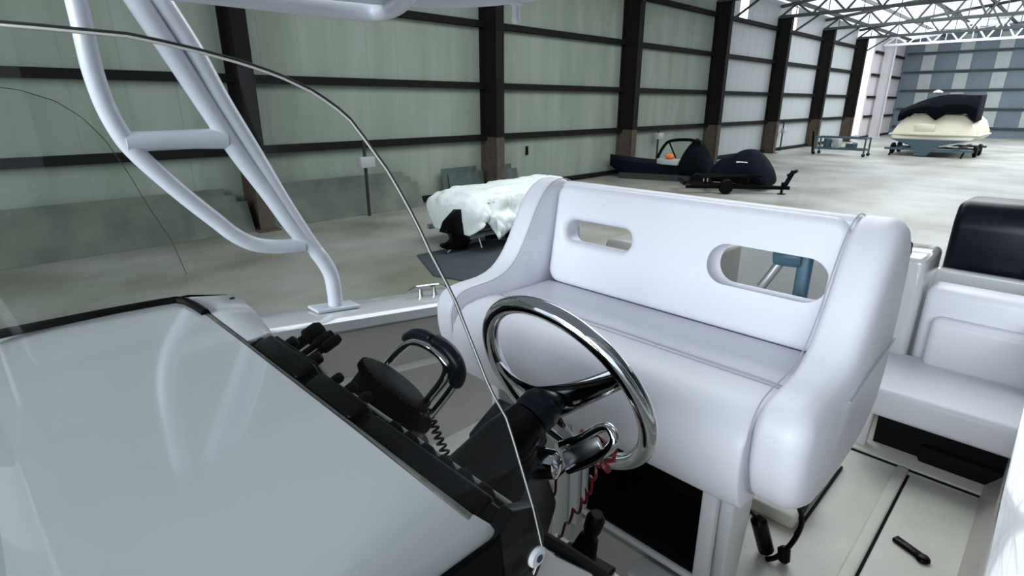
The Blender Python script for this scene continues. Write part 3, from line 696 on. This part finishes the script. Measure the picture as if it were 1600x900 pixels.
# VHF microphone with coiled cord
vc = thing('microphone_cord', (.56, .80, 2.2), 'black coiled microphone cord hanging beside the drum', 'cord')
cc = []
for i in range(220):
    u = i / 219; a = u * 2 * pi * 9
    cx, cy, cz = .66, .955 - .075 * u + .006 * math.sin(u * 3), 2.222 - .108 * u
    cc.append((cx + .007 * math.sin(a), cy - .012 + .0115 * math.cos(a), cz - .008 * math.cos(a)))
build('coil', MB().tube(cc, .0031, 6), black, vc)
mc = MB().lathe([(.02, 0), (.030, .008), (.032, .03), (.024, .05), (.01, .056)], (.55, .88, 2.19), (.5, -.3, .6), 20)
build('microphone', mc, black, vc)
build('chrome_plug', MB().lathe([(.006, -.035), (.009, -.03), (.009, .03), (.005, .035)], (.50, .66, 2.285), (.3, -.8, -.5), 12), chrome, vc)

# steering wheel and its column
WC = Vector((.722, .593, 2.396)); RW = .185
e1 = Vector((0, 1, 0)); e2 = Vector((-math.sin(TH), 0, math.cos(TH)))
def WP(a, r, d=0.): return WC + e1 * (r * math.cos(a)) + e2 * (r * math.sin(a)) + n_ * d
sw_ = thing('steering_wheel', tuple(WC - n_ * .08), 'polished three-spoke chrome steering wheel standing in front of the bench', 'steering wheel')
build('rim', MB().tube([WP(2 * pi * i / 96, RW) for i in range(96)], .0165, 18, closed=True), chrome, sw_)
def spoke(a, w0, w1):
    path = []; wid = []
    for i in range(15):
        u = i / 14; r = .005 + (RW - .008) * u; d = -.050 + .048 * u ** 1.7
        path.append(WP(a, r, d)); wid.append(w0 + (w1 - w0) * math.sin(u * pi / 2))
    T = (-e1 * math.sin(a) + e2 * math.cos(a)); rr = []
    for i, (p, w_) in enumerate(zip(path, wid)):
        q = path[min(i + 1, 14)] - path[max(i - 1, 0)]; nn = q.cross(T).normalized()
        rr.append([p + T * w_ * c + nn * .006 * s_ for c, s_ in ((-1, 0), (-.8, .8), (0, 1.2), (.8, .8), (1, 0), (.8, -.8), (0, -1.2), (-.8, -.8))])
    return build('spoke', MB().rings(rr), chrome, sw_, angle=60)
spoke(R(354), .038, .018); spoke(R(148), .038, .020); spoke(R(262), .030, .018)
build('hub', MB().lathe([(.036, -.095), (.040, -.085), (.040, -.062), (.034, -.046), (.01, -.044)], WC, n_, 32), navy, sw_)
build('centre_cap', MB().lathe([(.017, 0), (.017, .022), (.013, .028), (.004, .030)], WC - n_ * .046, n_, 24), brushed, sw_)
# column housing (black)
hc = thing('helm_housing', (.52, .66, 2.2), 'tall black steering housing between the wheel and the dash', 'housing')
hb = MB(); 
def WBX(y0, y1, t0_, t1_, d0, d1, tap=.0):
    P = [WC + Vector((0, y - WC.y, 0)) + e2 * t_ + n_ * d for d in (d0, d1) for (t_, y) in ((t0_, y0), (t1_, y0), (t1_, y1), (t0_, y1))]
    return P
P = [WC + Vector((0, y - WC.y, 0)) + e2 * t_ + n_ * d for d, qs in ((-.30, ((-.16, .46), (.02, .46), (.02, .62), (-.16, .66))), (-.115, ((-.205, .56), (-.015, .56), (-.015, .69), (-.205, .76)))) for (t_, y) in qs]
hb.add(P, [(0,3,2,1),(4,5,6,7),(0,1,5,4),(1,2,6,5),(2,3,7,6),(3,0,4,7)])
build('housing', hb, black, hc, bevel=.022, seg=4)
build('upper_hood', MB().add([WC + Vector((0, y - WC.y, 0)) + e2 * t_ + n_ * d for d, t0_, t1_, y0, y1 in ((-.19, -.06, .018, .56, .66), (-.075, -.075, -.01, .58, .70)) for (t_, y) in ((t0_, y0), (t1_, y0), (t1_, y1), (t0_, y1))], [(0,3,2,1),(4,5,6,7),(0,1,5,4),(1,2,6,5),(2,3,7,6),(3,0,4,7)]), navy, hc, bevel=.012, seg=3)
build('column', MB().lathe([(.055, -.30), (.050, -.16), (.040, -.10)], WC, n_, 24), black, hc)
# ignition bracket below the wheel
ib = thing('ignition_bracket', (.60, .42, 2.3), 'chrome ignition and tilt bracket under the right side of the wheel', 'bracket')
bp_ = MB()
bp_.tube(bez([(.655, .535, 2.325), (.66, .50, 2.352), (.672, .465, 2.385), (.672, .445, 2.39), (.665, .435, 2.37), (.655, .465, 2.330), (.645, .51, 2.292)], 6), .0085, 10)
build('loop', bp_, chrome, ib)
build('plate', MB().prism([(.648, .53, 2.318), (.662, .465, 2.375), (.655, .45, 2.362), (.640, .51, 2.293)], (.010, 0, -.012)), brushed, ib, bevel=.004)
build('boss', MB().lathe([(.010, -.04), (.026, -.03), (.030, 0), (.024, .03), (.012, .036)], (.625, .555, 2.292), (.3, -.9, .2), 22), chrome, ib)
for i in range(3): build('screw', MB().lathe([(.006, 0), (.006, .008), (.003, .011)], (.664, .475 + i * .014, 2.352 - i * .014), (.6, -.2, .6), 10), chrome, ib)

# red kill switch lanyard
kl = thing('kill_switch_lanyard', (.64, .50, 2.3), 'red kill switch lanyard looped on the chrome bracket and hanging under the wheel', 'lanyard')
wr = []
for i in range(60):
    a = i / 59 * 2 * pi * 3; wr.append((.672 + .006 * math.sin(a * .5), .475 + .016 * math.cos(a) - .0004 * i, 2.352 + .012 * math.sin(a) - .0003 * i))
build('wrap', MB().tube(wr, .0032, 6), redm, kl)
build('clip', MB().lathe([(.006, -.02), (.010, -.015), (.010, .015), (.006, .02)], (.674, .452, 2.345), (0, 1, -.6), 12), redm, kl)
ln = bez([(.668, .500, 2.366), (.668, .516, 2.338), (.668, .531, 2.317), (.668, .529, 2.294), (.670, .535, 2.268), (.672, .558, 2.233), (.672, .562, 2.195), (.672, .59, 2.155), (.672, .596, 2.129)], 6)
build('cord', MB().tube(ln, .0028, 6), redm, kl)
cc = []
for i in range(240):
    u = i / 239; a = u * 2 * pi * 7; p = [(.668, .455, 2.342), (.668, .470, 2.298), (.668, .481, 2.251), (.668, .494, 2.217), (.668, .521, 2.164), (.668, .545, 2.105)]
    k = min(u * 5, 4.999); j = int(k); f_ = k - j; q = Vector(p[j]).lerp(Vector(p[j + 1]), f_)
    am = .007 if u < .75 else .004
    cc.append(q + Vector((.005 * math.cos(a), am * math.cos(a), am * math.sin(a))))
build('coil', MB().tube(cc, .0028, 6), redm, kl)
build('red_tag', MB().lathe([(.004, -.004), (.014, -.003), (.014, .003), (.004, .004)], (.672, .452, 2.318), (.5, -.6, .6), 16), redm, kl)

# ribbed boot
rbt = [(.030, 0)]
for i in range(8): rbt += [(.031 - .0018 * i, .006 + i * .010), (.024 - .0014 * i, .011 + i * .010)]
rbt += [(.013, .09), (.016, .10), (.017, .125), (.011, .135)]
bo = thing('rubber_boot', (.72, .42, 2.05), 'black ribbed rubber boot standing at the bottom centre near the deck rail', 'boot')
build('bellows', MB().lathe([(r * .95, h) for r, h in rbt], (.63, .468, 2.115), (.05, -.22, .95), 24), rubber, bo)
build('base_plate', MB().prism([(.56, .52, 2.105), (.58, .42, 2.105), (.68, .42, 2.105), (.67, .52, 2.105)], (0, 0, .01)), rubber, bo, bevel=.003)
build('shelf', MB().prism([(.46, .40, 2.085), (.68, .40, 2.085), (.68, .56, 2.085), (.46, .56, 2.085)], (0, 0, .02)), gelin, bo, bevel=.006)

# ---------------- helm bench
hbch = thing('helm_bench', (1.55, CY, DZ), 'wide white upholstered helm bench with two oval slots in its backrest', 'bench')
SI, PI_ = 1.472, .397           # inner faces of the side bolsters
# seat cushion: profile in X,Z extruded in Y
def ext(profile, y0, y1, ny=2):
    rr = [[(x, y0 + (y1 - y0) * i / ny, z) for x, z in profile] for i in range(ny + 1)]
    return MB().rings(rr)
def smoothprof(p, n=5):
    P = [(a, b, 0) for a, b in p]; P = P + P[:1]
    q = bez([P[-2]] + P + [P[1]], n); q = q[n:-n - 0]
    return [(v.x, v.y) for v in q[:-1]]
build('seat_rear_cushion', ext([(1.395, 2.06), (1.395, 2.190), (1.41, 2.202), (1.55, 2.198), (1.68, 2.198), (1.68, 2.06)], PI_ + .004, SI - .004), vinyl, hbch, bevel=.010, seg=3)
fp = [(1.39, 2.06), (1.392, 2.192), (1.375, 2.207), (1.33, 2.213), (1.27, 2.212), (1.215, 2.202), (1.175, 2.178), (1.150, 2.135), (1.145, 2.08), (1.155, 2.02), (1.175, 1.965), (1.205, 1.935), (1.26, 1.925), (1.32, 1.925), (1.39, 1.95)]
rr = []
ys = [PI_ + .004, PI_ + .010, PI_ + .03] + [PI_ + .03 + (SI - PI_ - .06) * i / 8 for i in range(1, 8)] + [SI - .03, SI - .010, SI - .004]
for y in ys:
    e = min(y - PI_, SI - y); s_ = 1 - .035 * max(0, 1 - e / .03) ** 2
    rr.append([(1.30 + (x - 1.30) * s_, y, 2.07 + (z - 2.07) * s_) for x, z in fp])
build('seat_front_bolster', MB().rings(rr), vinyl, hbch, bevel=.012, seg=3)
build('seat_seam', MB().tube([(1.392, PI_ + .01, 2.207), (1.394, CY, 2.209), (1.392, SI - .01, 2.207)], .0028, 6), piping, hbch)
# backrest: 2D outline with two slots, extruded and bevelled, leaning back
def rounded(cx, cy, w_, h_, r, n=8):
    pts = []
    for (sx, sy, a0) in ((1, 1, 0), (-1, 1, 90), (-1, -1, 180), (1, -1, 270)):
        for i in range(n + 1):
            a = R(a0 + 90 * i / n); pts.append((cx + sx * (w_ / 2 - r) + r * math.cos(a), cy + sy * (h_ / 2 - r) + r * math.sin(a)))
    return pts
cu = bpy.data.curves.new('backrest', 'CURVE'); cu.dimensions = '2D'; cu.fill_mode = 'BOTH'
BW = SI - PI_ - .012
slots = [rounded(-.314, .220, .362, .138, .068), rounded(.327, .210, .366, .132, .064)]
for pts in [rounded(0, .20, BW - .05, .40 - .05, .03)] + slots:
    sp = cu.splines.new('POLY'); sp.points.add(len(pts) - 1)
    for i, (x, y) in enumerate(pts): sp.points[i].co = (x, y, 0, 1)
    sp.use_cyclic_u = True
cu.extrude = .026; cu.bevel_depth = .026; cu.bevel_resolution = 5; cu.offset = 0
tmp = bpy.data.objects.new('tmp_backrest', cu); COL.objects.link(tmp)
dg = bpy.context.evaluated_depsgraph_get(); me = bpy.data.meshes.new_from_object(tmp.evaluated_get(dg)); bpy.data.objects.remove(tmp)
LEAN = R(9)
# local x -> -Y (right in the photo), local y -> up the back, local z -> towards the bow
bx = Matrix(((0, math.sin(LEAN), -math.cos(LEAN), 1.708), (-1, 0, 0, (SI + PI_) / 2), (0, math.cos(LEAN), math.sin(LEAN), 2.195), (0, 0, 0, 1)))
me.transform(Matrix.Translation(-Vector(hbch.location)) @ bx); me.materials.clear(); me.materials.append(vinyl)
for p in me.polygons: p.use_smooth = True
me.set_sharp_from_angle(angle=R(50))
bo_ = bpy.data.objects.new('backrest', me); COL.objects.link(bo_); bo_.parent = hbch
# rolled top of the backrest, wrapping over to the rear shell
tp = [(1.752, 2.50), (1.752, 2.590), (1.775, 2.600), (1.81, 2.596), (1.84, 2.575), (1.855, 2.53), (1.84, 2.50)]
build('back_top_roll', ext(tp, PI_ + .003, SI - .003, 6), vinyl, hbch, bevel=.008, seg=2)
# side bolsters
sp_ = [(1.165, 2.205), (1.20, 2.245), (1.27, 2.258), (1.36, 2.262), (1.44, 2.285), (1.505, 2.345), (1.56, 2.435), (1.61, 2.52), (1.665, 2.582), (1.73, 2.610), (1.80, 2.600), (1.86, 2.555), (1.895, 2.46), (1.91, 2.30), (1.90, 2.12), (1.84, 2.0), (1.70, 1.935), (1.50, 1.915), (1.34, 1.93), (1.25, 1.965), (1.195, 2.01), (1.165, 2.08), (1.158, 2.15)]
prf = smoothprof(sp_, 3)
def bolster(y0, y1, out):
    # out: +1 outer side towards +Y
    cx, cz = 1.55, 2.2; rr = []
    n = 12; rad = .055
    for i in range(n + 1):
        u = i / n; y = y0 + (y1 - y0) * u
        e = min(u, 1 - u) * abs(y1 - y0)
        rin = rad if ((u > .5) == (out > 0)) else .022
        ins = 0 if e >= rin else rin - math.sqrt(max(0, rin ** 2 - (rin - e) ** 2))
        ring = []
        m_ = len(prf)
        for j, (x, z) in enumerate(prf):
            a = Vector(prf[(j + 1) % m_]) - Vector(prf[j - 1]); nn = Vector((a.y, -a.x)).normalized()
            # profile runs clockwise seen with X right, Z up: inward normal points to the centre side
            c_ = Vector((cx - x, cz - z)); nn = nn if nn.dot(c_) > 0 else -nn
            ring.append((x + nn.x * ins, y, z + nn.y * ins))
        rr.append(ring)
    return MB().rings(rr)
import itertools
ysm = None
build('side_bolster', bolster(PI_ - .004, .272, -1 if False else 1), vinyl, hbch, angle=80)
build('side_bolster', bolster(SI + .004, 1.598, 1), vinyl, hbch, angle=80)
# piping along the inner bolster edges
for y in (PI_ - .003, SI + .003):
    pp = [(x, y, z) for x, z in prf if z > 2.19 or x < 1.3]
    k0 = max(range(len(pp)), key=lambda i: (Vector(pp[i]) - Vector(pp[i - 1])).length); pp = pp[k0:] + pp[:k0]
    pp = [p for p in pp if p[0] < 1.86]
    build('bolster_piping', MB().tube(pp, .0018, 6), piping, hbch)
build('bolster_seam', MB().tube([(1.46, .2705, 2.19), (1.62, .2695, 2.215), (1.88, .2705, 2.235)], .003, 6), piping, hbch)
# rear shell behind the cushions: two side returns and lower panel, open behind the slots
build('rear_shell', MB().box((1.77, PI_ + .004, 1.90), (1.80, SI - .004, 2.24)), gel, hbch, bevel=.01)
build('under_pan', MB().box((1.26, .44, 1.94), (1.86, 1.42, 2.07)), whitep, hbch, bevel=.01)
# base: white frame with a black storage recess
bf = MB(); YL, YR = .545, .950
bf.box((1.30, YR, 1.545), (1.335, YR + .02, 1.945)); bf.box((1.30, YL - .045, 1.545), (1.335, YL, 1.945)); bf.box((1.30, YL - .045, 1.525), (1.335, YR + .02, 1.547))
build('recess_frame', bf, whitep, hbch, bevel=.008)
bk = MB(); bk.box((1.315, YL - .01, 1.548), (1.62, YL, 1.93)); bk.box((1.315, YR - .002, 1.548), (1.62, YR + .01, 1.93)); bk.box((1.61, YL, 1.548), (1.62, YR, 1.93)); bk.box((1.315, YL, 1.546), (1.62, YR, 1.556))
build('storage_recess', bk, blackv, hbch, smooth=False)
build('base_leg', MB().prism([(1.40, .49, DZ), (1.52, .49, DZ), (1.50, .46, 1.94), (1.33, .46, 1.94)], (0, .045, 0)), whitep, hbch, bevel=.01)
build('base_leg', MB().prism([(1.33, 1.39, DZ), (1.72, 1.39, DZ), (1.74, 1.39, 1.94), (1.30, 1.39, 1.94)], (0, .045, 0)), whitep, hbch, bevel=.01)
build('base_leg', MB().tube([(1.31, 1.055, DZ), (1.31, 1.055, 1.94)], .036, 18), whitep, hbch)
build('base_leg', MB().box((1.29, .975, DZ + .12), (1.33, 1.012, 1.94)), whitep, hbch, bevel=.004)
build('foot_rest', MB().box((1.22, .56, DZ), (1.32, .72, 1.50)), whitep, hbch, bevel=.012)
build('rail', MB().bar((1.34, .47, 1.50), (1.34, 1.41, 1.50), .03, .03), brushed, hbch, smooth=False)

# rod and tackle gear behind the bench
o = build('chrome_rod_holder', MB().tube([(1.96, 1.13, 2.36), (2.10, 1.03, 2.43)], .020, 14), brushed); 
tag(o, 'short steel rod holder tube seen through the left slot of the backrest', 'rod holder')
ls = thing('leaning_post_back', (2.2, .9, DZ), 'pale grey storage tower standing behind the helm bench, seen through its slots', 'tower')
build('tower_body', MB().box((2.10, 1.0, DZ), (2.50, 1.50, 2.30)), gelin, ls, bevel=.03)
build('tower_top', MB().box((1.96, .50, 2.0), (2.12, 1.62, 2.06)), gelin, ls, bevel=.02)
rg = thing('rod_rack', (1.98, .62, 2.06), 'blue-grey rod rack clamp with a clear tube, seen through the right slot of the backrest', 'rack')
build('clamp', MB().lathe([(.03, -.03), (.036, -.02), (.036, .05), (.03, .06)], (1.97, .645, 2.40), (0, -1, .1), 18), bluegear, rg)
build('post', MB().box((1.955, .555, 2.06), (1.995, .60, 2.43)), bluegear, rg, bevel=.012)
build('clear_tube', MB().tube([(1.95, .70, 2.28), (1.965, .655, 2.375)], .016, 14), brushed, rg)

# wiring and hoses beside the bench base
hz = thing('hose_bundle', (1.75, .46, DZ), 'tangle of black hoses and a black pump on the deck by the bench foot', 'hoses')
build('pump', MB().lathe([(.018, -.08), (.028, -.07), (.028, .07), (.018, .08)], (1.76, .50, DZ + .085), (.25, -.2, -.9), 16), black, hz)
build('hose', MB().tube(bez([(1.80, .42, 1.60), (1.82, .40, 1.52), (1.80, .41, 1.44), (1.76, .44, DZ + .03), (1.74, .47, DZ + .01)]), .009, 8), black, hz)
build('hose', MB().tube(bez([(1.66, .56, 1.52), (1.70, .54, 1.55), (1.74, .52, 1.50), (1.73, .50, 1.44)]), .007, 8), black, hz)
build('hose_end', MB().lathe([(.010, -.03), (.020, -.02), (.022, .02), (.010, .03)], (1.78, .425, DZ + .035), (.2, .2, .9), 14), black, hz)
build('bracket', MB().box((1.60, .54, 1.56), (1.66, .56, 1.62)), black, hz, bevel=.006)
o = build('drain_latch', MB().prism([(2.02, .452, 1.42), (2.12, .452, 1.44), (2.24, .452, 1.53), (2.22, .452, 1.55), (2.10, .452, 1.50), (2.0, .452, 1.45)], (0, .02, 0)), black, bevel=.005)
tag(o, 'black latch on the step edge right of the bench', 'latch')
o.location = (0, 0, -.06)

# stern seat, bulkhead and post
ss = thing('stern_bench', (3.0, .1, DZ), 'white stern bench with a dark open space beneath, at the right edge', 'seat')
build('seat_cushion', MB().box((2.70, -.25, 1.56), (3.22, .50, 1.70)), vinyl, ss, bevel=.03, seg=4)
build('backrest', MB().box((3.22, -.25, 1.62), (3.40, .385, 2.06)), vinyl, ss, bevel=.04, seg=4)
build('back_cushion', MB().box((3.14, -.25, 1.68), (3.25, .33, 1.93)), vinyl, ss, bevel=.035, seg=4)
build('support_leg', MB().bar((2.78, .44, DZ), (2.85, .44, 1.58), .05, .04), whitep, ss, bevel=.01)
build('support_leg', MB().bar((3.3, .44, DZ), (3.3, .44, 1.62), .05, .04), whitep, ss, bevel=.01)
build('support_leg', MB().bar((2.9, -.2, DZ), (2.9, -.2, 1.58), .05, .04), whitep, ss, bevel=.01)
o = build('under_seat_shade', MB().box((2.84, -.25, DZ + .002), (2.86, .40, 1.56)), blackv, ss, smooth=False)  # black sheet put in for the shade under the seat
build('under_seat_shade_block', MB().box((2.80, -.22, DZ + .004), (3.1, .22, 1.44)), blackv, ss, bevel=.02)  # added black block that deepens the shade below the cushion
sp2 = thing('stern_post', (3.3, .5, DZ), 'tall white stern corner box right of the helm bench', 'box')
build('box', MB().prism([(3.18, .40, DZ), (3.6, .40, DZ), (3.6, .40, 2.19), (3.16, .40, 2.20)], (0, .22, 0)), gel, sp2, bevel=.03, seg=3)
build('cleat', MB().lathe([(.02, 0), (.016, .05), (.005, .06)], (3.25, .50, 2.20), (0, 0, 1), 10), black, sp2)
om = thing('outboard_motor', (4.1, .35, 0), 'dark outboard motor cowl behind the stern at the right edge', 'motor')
build('cowl', MB().prism([(4.12, .05, 1.75), (4.12, .05, 2.25), (4.2, .05, 2.36), (4.65, .05, 2.34), (4.75, .05, 2.2), (4.72, .05, 1.75)], (0, .40, 0)), navy, om, bevel=.05, seg=4)
build('midsection', MB().prism([(4.2, .18, .4), (4.2, .18, 1.78), (4.6, .18, 1.78), (4.45, .18, .4)], (0, .14, 0)), navy, om, bevel=.03)
build('skeg', MB().prism([(4.22, .23, .15), (4.18, .23, .45), (4.6, .23, .45), (4.55, .23, .2)], (0, .04, 0)), navy, om, bevel=.01)
build('bracket', MB().box((4.05, .12, 1.4), (4.24, .38, 1.95)), black, om, bevel=.01)

# ---------------- windshield
ws = thing('windshield', (.1, .9, TZ), 'clear curved acrylic windshield with a thin polished edge around the console', 'windshield')
edge = [(.392,2.376),(.400,2.394),(.384,2.459),(.362,2.531),(.342,2.596),(.318,2.642),(.279,2.743),(.255,2.790),(.244,2.815),(.224,2.852),(.206,2.877),(.196,2.890),(.186,2.8985),(.172,2.9075),(.151,2.9165),(.131,2.9225),(.111,2.927),(.095,2.930),(.079,2.9325),(.068,2.934),(.045,2.936)]
GP = .352
def upz(x):
    pts = sorted(edge[1:])
    if x <= pts[0][0]: return pts[0][1]
    for (a, b), (c, d) in zip(pts, pts[1:]):
        if a <= x <= c: return b + (d - b) * (x - a) / (c - a)
    return pts[-1][1]
stbe = [(.330, 2.47), (.336, 2.506), (.318, 2.60), (.287, 2.682), (.263, 2.759), (.235, 2.83), (.205, 2.875), (.17, 2.905), (.12, 2.925), (.05, 2.936)]
def upz2(x):
    pts = sorted(stbe[1:])
    if x <= pts[0][0]: return pts[0][1]
    for (a, b), (c, d) in zip(pts, pts[1:]):
        if a <= x <= c: return b + (d - b) * (x - a) / (c - a)
    return pts[-1][1]
cols = []          # list of (x, y, zlow, zhigh)
xs_ = [.400 - .0085 * i for i in range(39)]       # .400 .. .077
for x in xs_:
    lo = 2.394 if x > .396 else (2.376 if x > .34 else TZ + .003)
    cols.append((x, GP, min(lo, upz(x) - .001), upz(x)))
fx = -.12; rc = .13; xa = xs_[-1]; 
for i in range(1, 13):
    a = R(90 * i / 12); cols.append((xa - rc * math.sin(a), GP + rc - rc * math.cos(a), TZ - .002, 2.9325 + .0095 * i / 12))
SYG = 1.452
for i in range(1, 14): cols.append((xa - rc, GP + rc + (SYG - GP - 2 * rc) * i / 14, TZ - .004, 2.942 + .01 * math.sin(pi * i / 14)))
for i in range(0, 13):
    a = R(90 * i / 12); cols.append((xa - rc * math.cos(a), SYG - rc + rc * math.sin(a), TZ - .002, 2.942 - .006 * i / 12))
for i in range(1, 36):
    x = xa + (.334 - xa) * i / 35; cols.append((x, SYG - .02 * max(0, (x - .1) / .2), TZ + .006, max(upz2(x), TZ + .008)))
mb = MB(); NZ = 10; rr = []
for (x, y, a, b) in cols: rr.append([(x, y, a + (b - a) * k / NZ) for k in range(NZ + 1)])
mb.rings(rr, cap=False, ring_closed=False)
build('pane', mb, glassm, ws, angle=80)
ed = [Vector((x, GP, z)) for x, z in edge[:1]] + [Vector((c[0], c[1], c[3])) for c in cols]
ed = [Vector((.385, GP, 2.365))] + ed
edm = mat('polished_edge', (.035, .035, .033), .3, spec=.45)
build('edge_trim', MB().tube(ed, [.0015] * 60 + [.0008] * (len(ed) - 60), 8), edm, ws)
build('edge_highlight', MB().tube([p + Vector((-.0008, -.0016, -.0008)) for p in ed[:60]], .0007, 6), mat('bright_edge', (.75, .74, .70), .3), ws)  # pale line along the rim, the edge highlight put into colour
bt = build('bolt', MB().lathe([(.0135, 0), (.0135, .004), (.011, .0065), (.003, .007)], (.390, PY - .0065, 2.387), (0, -1, 0), 26), whitep, ws)
build('bolt_emblem', MB().lathe([(.0001, 0), (.0048, 0), (.0048, .0012), (.0001, .0014)], (.390, PY - .0135, 2.387), (0, -1, 0), 20), mat('blue_emblem', (.01, .03, .10), .4), bt)
